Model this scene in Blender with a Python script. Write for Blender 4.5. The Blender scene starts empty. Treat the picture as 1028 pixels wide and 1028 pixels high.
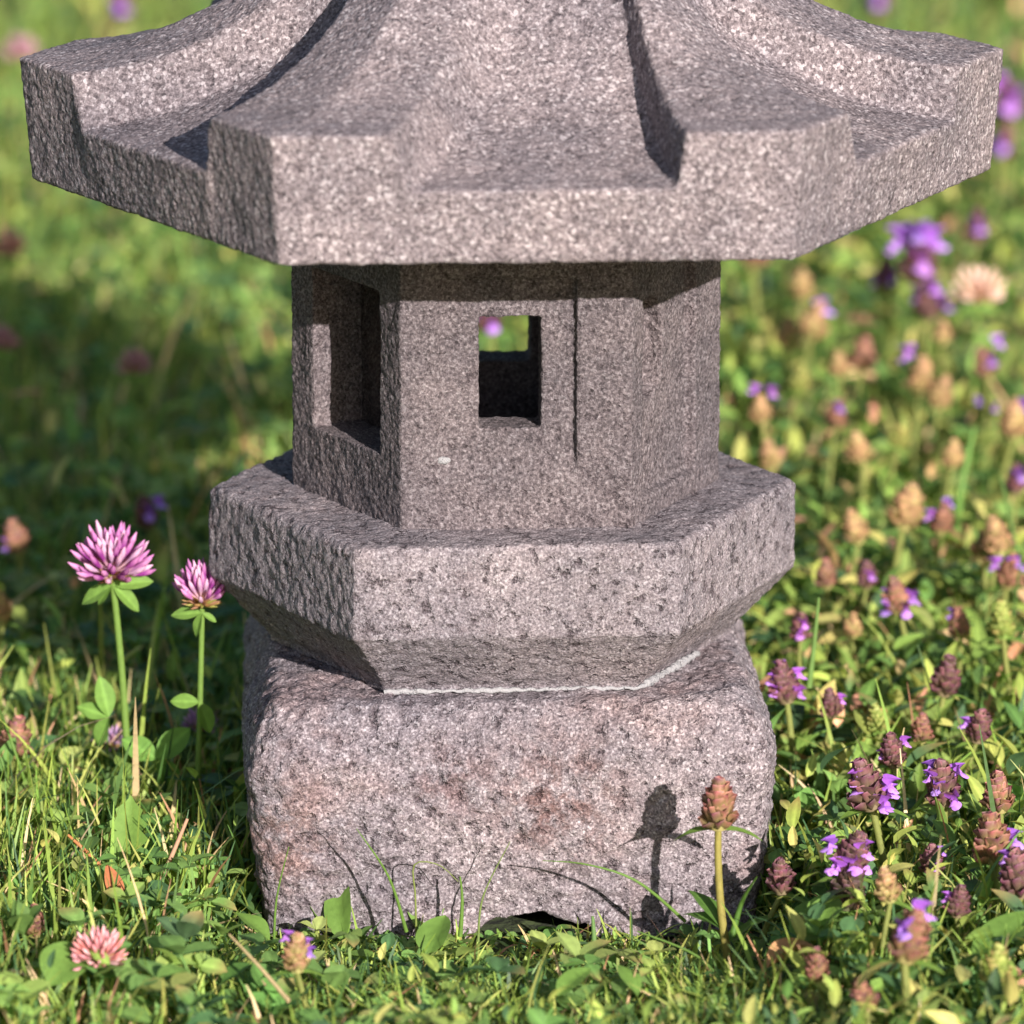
import bpy, bmesh, math, random
import numpy as np
from mathutils import Vector, Matrix, Euler
from math import radians as R, sin, cos, pi, tan

rng = np.random.default_rng(11)
random.seed(5)
scene = bpy.context.scene
col = scene.collection

# ------------------------------------------------------------------ camera
CAMX, CAMD, CAMH, PITCH = 0.002, 2.05, 0.671, 14.7
LENS = 205.6
FPX = LENS / 36 * 1028

def ray(px, py):
    u = (px - 514) / FPX; v = (514 - py) / FPX
    p = R(PITCH)
    return Vector((u, cos(p) + v * sin(p), -sin(p) + v * cos(p)))

def at_y(px, py, Y):
    d = ray(px, py); k = (Y + CAMD) / d.y
    return Vector((CAMX, -CAMD, CAMH)) + d * k

def at_z(px, py, z):
    d = ray(px, py); k = (z - CAMH) / d.z
    return Vector((CAMX, -CAMD, CAMH)) + d * k

cd = bpy.data.cameras.new('camera'); cam = bpy.data.objects.new('camera', cd); col.objects.link(cam)
cam.location = (CAMX, -CAMD, CAMH); cam.rotation_euler = (R(90 - PITCH), 0, 0)
cd.lens = LENS; cd.sensor_width = 36; cd.clip_start = 0.02; cd.clip_end = 200
cd.dof.use_dof = True; cd.dof.focus_distance = 2.06; cd.dof.aperture_fstop = 10.0
scene.camera = cam

# ------------------------------------------------------------------ light
SUN_AZ, SUN_EL = 23.5, 19.5
sd = Vector((sin(R(SUN_AZ)) * cos(R(SUN_EL)), -cos(R(SUN_AZ)) * cos(R(SUN_EL)), sin(R(SUN_EL))))
sl = bpy.data.lights.new('sun', 'SUN'); so = bpy.data.objects.new('sun', sl); col.objects.link(so)
so.rotation_euler = (-sd).to_track_quat('-Z', 'Y').to_euler(); so.location = sd * 5
sl.energy = 5.0; sl.angle = R(0.53); sl.color = (1.0, 0.945, 0.89)
w = bpy.data.worlds.new('World'); scene.world = w; w.use_nodes = True
nt = w.node_tree; sk = nt.nodes.new('ShaderNodeTexSky'); sk.sky_type = 'NISHITA'; sk.sun_disc = False
sk.sun_elevation = R(SUN_EL); sk.sun_rotation = R(180 - SUN_AZ)
nt.links.new(sk.outputs[0], nt.nodes['Background'].inputs[0]); nt.nodes['Background'].inputs[1].default_value = 0.078
scene.view_settings.view_transform = 'Standard'; scene.view_settings.look = 'None'
scene.view_settings.exposure = 0.88; scene.view_settings.gamma = 1

# ------------------------------------------------------------------ helpers
def tag(o, label=None, cat=None, group=None, kind=None):
    if label: o['label'] = label
    if cat: o['category'] = cat
    if group: o['group'] = group
    if kind: o['kind'] = kind
    return o

def empty(name, loc=(0, 0, 0)):
    o = bpy.data.objects.new(name, None); o.empty_display_size = 0.01; o.location = loc
    col.objects.link(o); return o

def link(name, me, mat, parent=None, smooth=True):
    if mat: me.materials.append(mat)
    if smooth: me.polygons.foreach_set('use_smooth', [True] * len(me.polygons))
    o = bpy.data.objects.new(name, me); col.objects.link(o)
    if parent: o.parent = parent
    return o

def np_mesh(name, V, F, C=None):
    """V (n,3), F (m,4) quads (or triangles (m,3)), C (n,3) tint"""
    me = bpy.data.meshes.new(name)
    V = np.ascontiguousarray(V, dtype=np.float32); F = np.ascontiguousarray(F, dtype=np.int32)
    k = F.shape[1]
    me.vertices.add(len(V)); me.vertices.foreach_set('co', V.ravel())
    me.loops.add(F.size); me.loops.foreach_set('vertex_index', F.ravel())
    me.polygons.add(len(F)); me.polygons.foreach_set('loop_start', np.arange(0, F.size, k, dtype=np.int32))
    me.update(calc_edges=True)
    if C is not None:
        a = me.color_attributes.new('Tint', 'FLOAT_COLOR', 'POINT')
        a.data.foreach_set('color', np.c_[C, np.ones(len(C))].astype(np.float32).ravel())
    me.validate()
    return me

class Acc:
    """collects templates into one numpy mesh"""
    def __init__(s): s.V = []; s.F = []; s.C = []; s.n = 0
    def add(s, V, F, C):
        V = np.asarray(V, float); F = np.asarray(F, int)
        if F.shape[1] == 3: F = np.c_[F, F[:, 2]]
        C = np.broadcast_to(np.asarray(C, float), (len(V), 3))
        s.V.append(V); s.F.append(F + s.n); s.C.append(C); s.n += len(V)
    def build(s, name, mat, parent=None):
        V = np.vstack(s.V); C = np.vstack(s.C)
        me = np_mesh(name, V, np.vstack(s.F), C)
        return link(name, me, mat, parent)

def grid_faces(nu, nv, wrap=False):
    f = []
    for i in range(nu - 1):
        for j in range(nv if wrap else nv - 1):
            a = i * nv + j; b = i * nv + (j + 1) % nv
            f.append((a, b, b + nv, a + nv))
    return np.array(f)

def tube(path, rad, sides=6):
    P = np.array([list(p) for p in path], float); n = len(P)
    rad = np.broadcast_to(np.asarray(rad, float), (n,))
    T = np.gradient(P, axis=0); T /= np.linalg.norm(T, axis=1)[:, None] + 1e-12
    ref = np.array([0.31, 0.9, 0.2]); ref = ref if abs(T[0] @ ref) < .9 else np.array([1., 0, 0])
    V = []
    for i in range(n):
        a = np.cross(T[i], ref); a /= np.linalg.norm(a) + 1e-12; b = np.cross(T[i], a)
        for j in range(sides):
            t = 2 * pi * j / sides
            V.append(P[i] + rad[i] * (a * cos(t) + b * sin(t)))
    F = list(grid_faces(n, sides, True))
    return np.array(V), np.array(F)

def bez(a, b, c, n=7):
    a, b, c = (np.array(list(q), float) for q in (a, b, c))
    t = np.linspace(0, 1, n)[:, None]
    return (1 - t) ** 2 * a + 2 * t * (1 - t) * b + t * t * c

# ------------------------------------------------------------------ materials
def stone_mat(name, tone=1.0, grain=620.0, rough_patch=0.0, warm=(0.0, 0.0, 0.0), white=0.5, fleck=1.5, pore=0.6, lo=1.0, hi=1.0, stains=()):
    m = bpy.data.materials.new(name); m.use_nodes = True; t = m.node_tree; N = t.nodes; L = t.links
    b = N['Principled BSDF']; b.inputs['Roughness'].default_value = 0.92
    b.inputs['Specular IOR Level'].default_value = 0.25
    tc = N.new('ShaderNodeTexCoord')
    def noise(scale, detail=3, rough=.6, off=0):
        mp = N.new('ShaderNodeMapping'); mp.inputs['Location'].default_value = (off, off * .7, off * 1.3)
        L.new(tc.outputs['Object'], mp.inputs[0])
        n = N.new('ShaderNodeTexNoise'); n.inputs['Scale'].default_value = scale
        n.inputs['Detail'].default_value = detail; n.inputs['Roughness'].default_value = rough
        L.new(mp.outputs[0], n.inputs['Vector']); return n.outputs['Fac']
    def ramp(f, stops):
        r = N.new('ShaderNodeValToRGB'); L.new(f, r.inputs[0]); e = r.color_ramp.elements
        while len(e) < len(stops): e.new(0.5)
        for q, (p, c) in zip(e, stops): q.position = p; q.color = (*c, 1)
        return r.outputs[0]
    def mix(mode, fac, a, c):
        x = N.new('ShaderNodeMix'); x.data_type = 'RGBA'; x.blend_type = mode
        if isinstance(fac, (int, float)): x.inputs[0].default_value = fac
        else: L.new(fac, x.inputs[0])
        for s, i in ((a, 6), (c, 7)):
            if isinstance(s, tuple): x.inputs[i].default_value = (*s, 1)
            else: L.new(s, x.inputs[i])
        return x.outputs[2]
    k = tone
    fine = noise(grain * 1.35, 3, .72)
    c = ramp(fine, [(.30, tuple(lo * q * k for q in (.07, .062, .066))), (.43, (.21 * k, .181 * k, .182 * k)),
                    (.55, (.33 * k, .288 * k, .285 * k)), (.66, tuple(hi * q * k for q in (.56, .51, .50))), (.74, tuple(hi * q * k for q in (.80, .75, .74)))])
    # coarse crystals: white and dark flecks
    v = N.new('ShaderNodeTexVoronoi'); v.inputs['Scale'].default_value = grain * fleck; v.inputs['Randomness'].default_value = 1; v.feature = 'F1'
    L.new(tc.outputs['Object'], v.inputs['Vector'])
    sep = N.new('ShaderNodeSeparateColor'); L.new(v.outputs['Color'], sep.inputs[0])
    wf = ramp(sep.outputs[0], [(.90, (0, 0, 0)), (.93, (white,) * 3)])
    df = ramp(sep.outputs[1], [(.84, (0, 0, 0)), (.88, (.55, .55, .55))])
    c = mix('MIX', wf, c, (.72 * k, .68 * k, .66 * k)); c = mix('MIX', df, c, (.09 * k, .078 * k, .08 * k))
    po = noise(230, 3, .65, 7)
    pc = ramp(po, [(.58, (0, 0, 0)), (.64, (pore,) * 3)])
    c = mix('MULTIPLY', pc, c, (.42, .38, .40))
    # broad mottling
    big = ramp(noise(34, 4, .6, 3), [(.32, (.80, .80, .82)), (.68, (1.17, 1.14, 1.12))])
    c = mix('MULTIPLY', 1.0, c, big)
    big2 = ramp(noise(9, 3, .5, 9), [(.35, (.90, .90, .93)), (.65, (1.08, 1.05, 1.03))])
    c = mix('MULTIPLY', 1.0, c, big2)
    if rough_patch:
        rp = ramp(noise(22, 4, .62, 5), [(.53, (0, 0, 0)), (.66, (rough_patch,) * 3)])
        c = mix('MULTIPLY', rp, c, (.95, .78, .72))
        rd = ramp(noise(75, 4, .7, 1), [(.56, (0, 0, 0)), (.68, (.6, .6, .6))])
        c = mix('MULTIPLY', rd, c, (.55, .50, .50))
    for (sx, sy, sz, rad_, sc_) in stains:    # broken, iron-stained patches
        vd = N.new('ShaderNodeVectorMath'); vd.operation = 'DISTANCE'; L.new(tc.outputs['Object'], vd.inputs[0]); vd.inputs[1].default_value = (sx, sy, sz)
        mr = N.new('ShaderNodeMapRange'); mr.inputs[1].default_value = rad_; mr.inputs[2].default_value = rad_ * .25; L.new(vd.outputs['Value'], mr.inputs[0])
        ml = N.new('ShaderNodeMath'); ml.operation = 'MULTIPLY'; L.new(mr.outputs[0], ml.inputs[0])
        L.new(ramp(noise(110, 4, .7, 4), [(.42, (0, 0, 0)), (.58, (1, 1, 1))]), ml.inputs[1])
        c = mix('MULTIPLY', ml.outputs[0], c, sc_)
    if sum(warm): c = mix('MULTIPLY', 1.0, c, tuple(warm))
    L.new(c, b.inputs['Base Color'])
    bp = N.new('ShaderNodeBump'); bp.inputs['Distance'].default_value = .0011; bp.inputs['Strength'].default_value = .8
    L.new(fine, bp.inputs['Height'])
    bp2 = N.new('ShaderNodeBump'); bp2.inputs['Distance'].default_value = .0011; bp2.inputs['Strength'].default_value = .6
    L.new(noise(grain * .38, 3, .6, 2), bp2.inputs['Height']); L.new(bp.outputs[0], bp2.inputs['Normal'])
    bp3 = N.new('ShaderNodeBump'); bp3.inputs['Distance'].default_value = .0016; bp3.inputs['Strength'].default_value = pore; bp3.invert = True
    pr = ramp(po, [(.55, (0, 0, 0)), (.70, (1, 1, 1))]); L.new(pr, bp3.inputs['Height']); L.new(bp2.outputs[0], bp3.inputs['Normal'])
    L.new(bp3.outputs[0], b.inputs['Normal'])
    return m

def leaf_mat(name, gloss=.45, trans=.3, sat=1.0):
    m = bpy.data.materials.new(name); m.use_nodes = True; t = m.node_tree; N = t.nodes; L = t.links
    b = N['Principled BSDF']; b.inputs['Roughness'].default_value = gloss; b.inputs['Specular IOR Level'].default_value = .35
    a = N.new('ShaderNodeAttribute'); a.attribute_name = 'Tint'
    tc = N.new('ShaderNodeTexCoord'); n = N.new('ShaderNodeTexNoise'); n.inputs['Scale'].default_value = 420
    n.inputs['Detail'].default_value = 3
    L.new(tc.outputs['Object'], n.inputs['Vector'])
    r = N.new('ShaderNodeMapRange'); r.inputs[3].default_value = .75; r.inputs[4].default_value = 1.25
    L.new(n.outputs['Fac'], r.inputs[0])
    x = N.new('ShaderNodeVectorMath'); x.operation = 'SCALE'; L.new(a.outputs['Color'], x.inputs[0]); L.new(r.outputs[0], x.inputs['Scale'])
    L.new(x.outputs[0], b.inputs['Base Color'])
    bp = N.new('ShaderNodeBump'); bp.inputs['Distance'].default_value = .0004; bp.inputs['Strength'].default_value = .5
    L.new(n.outputs['Fac'], bp.inputs['Height']); L.new(bp.outputs[0], b.inputs['Normal'])
    tr = N.new('ShaderNodeBsdfTranslucent')
    y = N.new('ShaderNodeMix'); y.data_type = 'RGBA'; y.blend_type = 'MULTIPLY'; y.inputs[0].default_value = 1
    L.new(x.outputs[0], y.inputs[6]); y.inputs[7].default_value = (1.5, 1.5, .9, 1); L.new(y.outputs[2], tr.inputs[0])
    ms = N.new('ShaderNodeMixShader'); ms.inputs[0].default_value = trans
    L.new(b.outputs[0], ms.inputs[1]); L.new(tr.outputs[0], ms.inputs[2])
    L.new(ms.outputs[0], N['Material Output'].inputs[0])
    return m

ROOF = stone_mat('roof_stone', .68, 560, 0, (.99, .955, 1.0), .6, 1.5, .45)
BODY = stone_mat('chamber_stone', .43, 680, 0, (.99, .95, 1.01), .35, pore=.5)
PLAT = stone_mat('platform_stone', .77, 860, .12, (.965, .96, 1.04), .35, pore=.8, lo=1.5, hi=.85)
BASE = stone_mat('base_stone', .78, 780, .6, (.975, .955, 1.03), .5, pore=.75, lo=1.3, hi=.92,
                 stains=((.018, -.093, .052, .034, (.66, .50, .46)), (-.082, -.088, .040, .034, (.88, .70, .62)), (-.02, -.093, .060, .02, (.8, .66, .64))))
LEAF = leaf_mat('leaf', .68); GRASS = leaf_mat('grass_blade_green', .5, .3); PETAL = leaf_mat('petal', .6, .35); HEAD = leaf_mat('bract', .6, .2)
DRY = leaf_mat('dry_leaf', .8, .15)

# ------------------------------------------------------------------ the lantern
def from_bm(bm, name):
    bmesh.ops.recalc_face_normals(bm, faces=bm.faces)
    me = bpy.data.meshes.new(name); bm.to_mesh(me); bm.free(); return me

def prism(ringA, ringB, zA, zB):
    bm = bmesh.new()
    a = [bm.verts.new((x, y, zA)) for x, y in ringA]; b = [bm.verts.new((x, y, zB)) for x, y in ringB]
    n = len(a)
    for i in range(n): bm.faces.new((a[i], a[(i + 1) % n], b[(i + 1) % n], b[i]))
    bm.faces.new(a[::-1]); bm.faces.new(b)
    return bm

def bake(name, me, mat, parent, cutters=(), voxel=.001, disp=(), smooth=0):
    """boolean cuts, voxel remesh and cloud displacement, baked to a plain mesh"""
    o = bpy.data.objects.new('tmp', me); col.objects.link(o); cs = []
    for c in cutters:
        co = bpy.data.objects.new('cut', c); col.objects.link(co); cs.append(co)
        m = o.modifiers.new('b', 'BOOLEAN'); m.operation = 'DIFFERENCE'; m.object = co; m.solver = 'EXACT'
    m = o.modifiers.new('r', 'REMESH'); m.mode = 'VOXEL'; m.voxel_size = voxel; m.adaptivity = 0
    if smooth:
        m = o.modifiers.new('s', 'SMOOTH'); m.factor = .5; m.iterations = smooth
    for (kind, size, depth, strength, mid) in disp:
        tx = bpy.data.textures.new('t', kind); tx.noise_scale = size
        if kind == 'CLOUDS': tx.noise_depth = depth
        if kind == 'VORONOI': tx.noise_intensity = 1.2
        m = o.modifiers.new('d', 'DISPLACE'); m.texture = tx; m.texture_coords = 'LOCAL'
        m.strength = strength; m.mid_level = mid
    dg = bpy.context.evaluated_depsgraph_get(); dg.update()
    out = bpy.data.meshes.new_from_object(o.evaluated_get(dg)); out.name = name
    for q in [o] + cs: bpy.data.objects.remove(q)
    out.materials.clear()
    return link(name, out, mat, parent)

def ring6(cx, R_, aL, aFL, aFR, sc=1.0):
    """point-symmetric hexagon from the angles of its left, front-left and front-right corners"""
    fl = (R_ * sc * cos(R(aFL)), R_ * sc * sin(R(aFL))); fr = (R_ * sc * cos(R(aFR)), R_ * sc * sin(R(aFR)))
    l = (R_ * sc * cos(R(aL)), R_ * sc * sin(R(aL)))
    pts = [l, fl, fr, (-l[0], -l[1]), (-fl[0], -fl[1]), (-fr[0], -fr[1])]
    return [(x + cx, y) for x, y in pts]

lantern = empty('stone_lantern')
tag(lantern, 'small speckled grey stone lantern with hexagonal roof and block base in the grass', 'stone lantern')

# roof: six broad ribs running up to the peak, sunken panels between
RR, RCX = .1755, .0025
ROT = 3.0
def interp(t, tab):
    return np.interp(t, [a for a, b in tab], [b for a, b in tab])
PAN = [(0, .46), (.12, .43), (.2, .398), (.3, .3625), (.4, .335), (.5, .3165), (.6, .304), (.7, .2955), (.8, .2895), (.9, .2855), (1, .2830)]
RIB = [(0, .47), (.12, .44), (.2, .410), (.3, .376), (.4, .350), (.5, .3325), (.6, .3205), (.7, .3125), (.8, .3070), (.9, .3035), (1, .3020)]
def roof_mesh():
    verts = []; idx = {}; bm = bmesh.new()
    ns, nt_ = 130, 80
    corner = [Vector((cos(R(60 * i + ROT)), sin(R(60 * i + ROT)), 0)) for i in range(6)]
    rings = []
    for j in range(nt_ + 1):
        t = .10 + .90 * j / nt_
        ring = []
        for i in range(6):
            A, B = corner[i], corner[(i + 1) % 6]
            for k in range(ns):
                s = k / ns; p = A.lerp(B, s) * RR * t
                best = 1e9
                f = 1.0
                for ci, c in enumerate(corner):
                    if p.dot(c) <= 0: continue
                    sg = c.y * p.x - c.x * p.y                       # + on the steep flank
                    wl = wr = .0165 + .0205 * t
                    if ci == 5: wl = .0345 - .057 * (1 - t)          # this rib's steep flank is cut straighter
                    sl_, sr_ = .0026, .0075 + .014 * (1 - t)
                    a1 = np.clip((sg - (wl - sl_ * .5)) / sl_, 0, 1); a2 = np.clip((-sg - (wr - sr_ * .55)) / sr_, 0, 1)
                    g = max(a1 * a1 * (3 - 2 * a1), a2 * a2 * (3 - 2 * a2)); f = min(f, g)
                sag = .0018 * (1 - abs(2 * s - 1)) * 0
                z = interp(t, RIB) * (1 - f) + interp(t, PAN) * f - sag
                ring.append(bm.verts.new((p.x + RCX, p.y, z)))
        rings.append(ring)
    n = 6 * ns
    bot = [bm.verts.new(((v.co.x - RCX) * .977 + RCX, v.co.y * .977, .2575)) for v in rings[-1]]
    bot0 = bm.verts.new((RCX, 0, .2575)); top0 = bm.verts.new((RCX, 0, interp(.1, RIB) + .003))
    for a, b in list(zip(rings[:-1], rings[1:])) + [(rings[-1], bot)]:
        for i in range(n): bm.faces.new((a[i], a[(i + 1) % n], b[(i + 1) % n], b[i]))
    for i in range(n):
        bm.faces.new((bot[i], bot[(i + 1) % n], bot0)); bm.faces.new((rings[0][(i + 1) % n], rings[0][i], top0))
    return from_bm(bm, 'roof')
bake('roof', roof_mesh(), ROOF, lantern, voxel=.00105, smooth=3,
     disp=[('CLOUDS', .012, 2, .0009, .5), ('CLOUDS', .0022, 1, .0009, .5)])
# finial on the roof (above the photo's frame)
bm = bmesh.new(); prof = [(.0, .438), (.016, .44), (.021, .448), (.015, .455), (.022, .466), (.024, .476), (.017, .49), (.006, .50), (0, .505)]
rg = []
for r_, z_ in prof[1:-1]:
    rg.append([bm.verts.new((RCX + r_ * cos(2 * pi * i / 24), r_ * sin(2 * pi * i / 24), z_)) for i in range(24)])
for a, b in zip(rg[:-1], rg[1:]):
    for i in range(24): bm.faces.new((a[i], a[(i + 1) % 24], b[(i + 1) % 24], b[i]))
bm.faces.new(rg[0][::-1]); bm.faces.new(rg[-1])
bake('finial', from_bm(bm, 'finial'), ROOF, lantern, voxel=.0014, disp=[('CLOUDS', .004, 2, .0012, .5)])

# light chamber
BR = .0772
rb = ring6(0, BR, 182.5, 241.5, 304.5)
def face_frame(a, b):
    a = Vector((*a, 0)); b = Vector((*b, 0)); u = (b - a); Lg = u.length; u.normalize(); n = Vector((u.y, -u.x, 0))
    if n.dot(a + b) < 0: n = -n
    return a, u, n, Lg
def cut_box(fr, f0, f1, z0, z1, depth, out=.01, taper=0.0, tb=0, tl=0):
    a, u, n, Lg = fr
    bm = bmesh.new(); vs = []
    for d, e in ((out, -taper * .5), (-depth, taper)):
        bb, ll = (tb, tl) if d < 0 else (-tb * out / depth, -tl * out / depth)
        for f, z in ((f0 + (e + ll) / Lg, z0 + e + bb), (f1 - e / Lg, z0 + e + bb), (f1 - e / Lg, z1 - e), (f0 + (e + ll) / Lg, z1 - e)):
            p = a + u * (f * Lg) + n * d; vs.append(bm.verts.new((p.x, p.y, z)))
    for q in ((0, 1, 2, 3), (7, 6, 5, 4), (0, 4, 5, 1), (1, 5, 6, 2), (2, 6, 7, 3), (3, 7, 4, 0)):
        bm.faces.new([vs[i] for i in q])
    return from_bm(bm, 'cut')
def cut_disc(fr, fc, zc, rx, rz, depth, out=.004):
    a, u, n, Lg = fr; bm = bmesh.new(); A = []; B = []
    for i in range(28):
        t = 2 * pi * i / 28
        p = a + u * (fc * Lg + rx * cos(t))
        q = p + n * out; A.append(bm.verts.new((q.x, q.y, zc + rz * sin(t))))
        q = p - n * depth - u * 0; B.append(bm.verts.new((q.x, q.y, zc + rz * .8 * sin(t))))
    for i in range(28): bm.faces.new((A[i], A[(i + 1) % 28], B[(i + 1) % 28], B[i]))
    bm.faces.new(A[::-1]); bm.faces.new(B)
    return from_bm(bm, 'cut')
FL = face_frame(rb[0], rb[1]); FF = face_frame(rb[1], rb[2]); FR = face_frame(rb[2], rb[3])
BRf = face_frame(rb[3], rb[4]); BB = face_frame(rb[4], rb[5]); BL = face_frame(rb[5], rb[0])
hollow = from_bm(prism([(x * .70, y * .70) for x, y in rb], [(x * .70, y * .70) for x, y in rb], .153, .249), 'cut')
cuts = [hollow,
        cut_box(FF, .145, .765, .1625, .2345, .0032, taper=.0003, tb=.0085, tl=.004), cut_box(FF, .34, .61, .1800, .2200, .03),
        cut_box(BB, .16, .80, .166, .234, .003), cut_box(BB, .36, .68, .1785, .2235, .03),
        cut_box(FL, .20, .815, .169, .2275, .03),
        cut_box(BRf, .18, .82, .167, .236, .004), cut_box(BRf, .25, .76, .1705, .232, .03),
        cut_box(FR, .12, .72, .152, .2335, .0036, taper=.0012), cut_disc(FR, .30, .2045, .011, .021, .010),
        cut_box(BL, .18, .82, .167, .236, .004)]
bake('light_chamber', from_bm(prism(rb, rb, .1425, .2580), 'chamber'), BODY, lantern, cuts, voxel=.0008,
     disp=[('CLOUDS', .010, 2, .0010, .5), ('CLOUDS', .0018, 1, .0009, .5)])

# platform slab
rt = ring6(-.0015, .1065, 182.8, 241.2, 305.5)
rt2 = [(x * .985, y * .985) for x, y in rt]
rl = [((x + .0015) * .79 - .0022, y * .78) for x, y in rt]
bm = bmesh.new()
lv = [(rl, .0862), (rl, .0885), ([(x, y) for x, y in rt], .1115), (rt, .1420), (rt2, .1445)]
rs = [[bm.verts.new((x, y, z)) for x, y in rg_] for rg_, z in lv]
for a, b in zip(rs[:-1], rs[1:]):
    for i in range(6): bm.faces.new((a[i], a[(i + 1) % 6], b[(i + 1) % 6], b[i]))
bm.faces.new(rs[0][::-1]); bm.faces.new(rs[-1])
bake('platform', from_bm(bm, 'platform'), PLAT, lantern, voxel=.0009, smooth=2,
     disp=[('CLOUDS', .022, 1, .0012, .5), ('CLOUDS', .0034, 2, .0015, .5)])

# base block, square with bulging rough sides and low arches at the foot
prof = [(.0, .0875), (.012, .0885), (.03, .0910), (.05, .0932), (.062, .0938), (.069, .0930), (.0755, .0905), (.0815, .0872), (.0852, .0842), (.0866, .0815)]
bm = bmesh.new(); rs = []; nb = 160
for z_, w_ in prof:
    r_ = []
    for i in range(nb):
        t = 2 * pi * i / nb; e = 2 / 15
        x = w_ * abs(cos(t)) ** e * math.copysign(1, cos(t)); y = w_ * 1.0 * abs(sin(t)) ** e * math.copysign(1, sin(t))
        c_, s_ = cos(R(2.5)), sin(R(2.5))
        r_.append(bm.verts.new((x * c_ - y * s_ - .0018, x * s_ + y * c_, z_)))
    rs.append(r_)
for a, b in zip(rs[:-1], rs[1:]):
    for i in range(nb): bm.faces.new((a[i], a[(i + 1) % nb], b[(i + 1) % nb], b[i]))
bm.faces.new(rs[0][::-1]); bm.faces.new(rs[-1])
def arch(axis):
    b2 = bmesh.new(); A = []; B = []
    for i in range(32):
        t = 2 * pi * i / 32; p, q = .022 * cos(t) + .010, .0100 * sin(t) - .001
        A.append(b2.verts.new((p, -.12, q) if axis == 'y' else (-.12, p - .01, q)))
        B.append(b2.verts.new((p, .12, q) if axis == 'y' else (.12, p - .01, q)))
    for i in range(32): b2.faces.new((A[i], A[(i + 1) % 32], B[(i + 1) % 32], B[i]))
    b2.faces.new(A[::-1]); b2.faces.new(B)
    return from_bm(b2, 'cut')
bake('base', from_bm(bm, 'base'), BASE, lantern, [arch('y'), arch('x')], voxel=.001, smooth=2,
     disp=[('CLOUDS', .030, 2, .0032, .5), ('CLOUDS', .0095, 3, .0040, .5), ('CLOUDS', .0030, 2, .0022, .5)])

# pale mortar squeezed out under the platform
MORT = stone_mat('mortar', 1.0, 700, 0); MORT.node_tree.nodes['Principled BSDF'].inputs['Base Color'].default_value = (.30, .29, .30, 1)
for l_ in list(MORT.node_tree.links):
    if l_.to_socket.name == 'Base Color': MORT.node_tree.links.remove(l_)
A_ = np.array(rl[1]); B_ = np.array(rl[2]); C_ = np.array(rl[3])
pts = [A_ * 1.008 + (B_ - A_) * t for t in np.linspace(.0, 1.0, 60)] + [B_ * 1.008 + (C_ - B_) * t for t in np.linspace(.02, .62, 40)]
pth = [(p[0], p[1] - .0012, .0872 + .0003 * sin(i * 1.7)) for i, p in enumerate(pts)]
rad = [.00075 + .00025 * sin(i * .31) + random.uniform(0, .00018) + (.0006 if i > 62 else 0) for i in range(len(pth))]
a_ = Acc(); a_.add(*tube(pth, rad, 7), (1, 1, 1)); a_.build('mortar_seam', MORT, lantern)
# pale chip on the chamber's front
from mathutils.bvhtree import BVHTree
ch = bpy.data.objects['light_chamber']; bvh = BVHTree.FromPolygons([v.co[:] for v in ch.data.vertices], [p_.vertices[:] for p_ in ch.data.polygons])
p = bvh.ray_cast(Vector((CAMX, -CAMD, CAMH)), ray(445, 462).normalized())[0]
a_ = Acc(); a_.add(*tube([(p.x - .0030, p.y + .0016, p.z), (p.x - .0012, p.y - .0001, p.z + .0001), (p.x + .001, p.y, p.z - .0002), (p.x + .0032, p.y + .0018, p.z)], [.0003, .0016, .0014, .0003], 7), (1, 1, 1))
a_.build('pale_chip', MORT, lantern)

# ------------------------------------------------------------------ ground
GM = bpy.data.materials.new('soil'); GM.use_nodes = True; t_ = GM.node_tree; N = t_.nodes; L = t_.links
tc = N.new('ShaderNodeTexCoord'); nz = N.new('ShaderNodeTexNoise'); nz.inputs['Scale'].default_value = 60; nz.inputs['Detail'].default_value = 6
L.new(tc.outputs['Object'], nz.inputs['Vector'])
rp = N.new('ShaderNodeValToRGB'); e = rp.color_ramp.elements
e[0].position = .35; e[0].color = (.018, .026, .010, 1); e[1].position = .7; e[1].color = (.055, .075, .022, 1)
L.new(nz.outputs['Fac'], rp.inputs[0]); L.new(rp.outputs[0], N['Principled BSDF'].inputs['Base Color']); N['Principled BSDF'].inputs['Roughness'].default_value = 1
bp = N.new('ShaderNodeBump'); bp.inputs['Distance'].default_value = .01; L.new(nz.outputs['Fac'], bp.inputs['Height']); L.new(bp.outputs[0], N['Principled BSDF'].inputs['Normal'])
bm = bmesh.new(); bmesh.ops.create_grid(bm, x_segments=2, y_segments=2, size=60)
o = link('ground', from_bm(bm, 'ground'), GM); tag(o, 'lawn soil under the grass', None, None, 'structure'); o.location = (0, 0, -.001)

# ------------------------------------------------------------------ ground cover (grass and small leaves: stuff)
def vnoise(x, y, s, seed=0):
    """cheap smooth 2-D noise from sines"""
    r = np.random.default_rng(seed); v = 0
    for k in range(7):
        a = r.uniform(0, 2 * pi); f = s * r.uniform(.6, 1.7); v = v + np.sin((x * cos(a) + y * sin(a)) * f + r.uniform(0, 6.3))
    return v / 7 * 1.7

def scatter(n_near, n_mid, n_far, near=(-.42, .25, -.55, .22)):
    """root points: dense round the lantern, sparser out of focus"""
    P = []
    def box(n, x0, x1, y0, y1): P.append(np.c_[rng.uniform(x0, x1, n), rng.uniform(y0, y1, n)])
    box(n_near, -.34, .34, -.40, .30)
    box(n_mid, -.62, .62, .28, 1.35)
    box(n_far, -1.1, 1.1, 1.3, 4.4)
    box(n_far // 6, -1.1, -.3, -.9, .4); box(n_far // 6, .3, 1.1, -.9, .4); box(n_far // 8, -.4, .4, -.9, -.4)
    P = np.vstack(P)
    inside = (np.abs(P[:, 0]) < .089) & (np.abs(P[:, 1]) < .089)
    return P[~inside]

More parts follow.
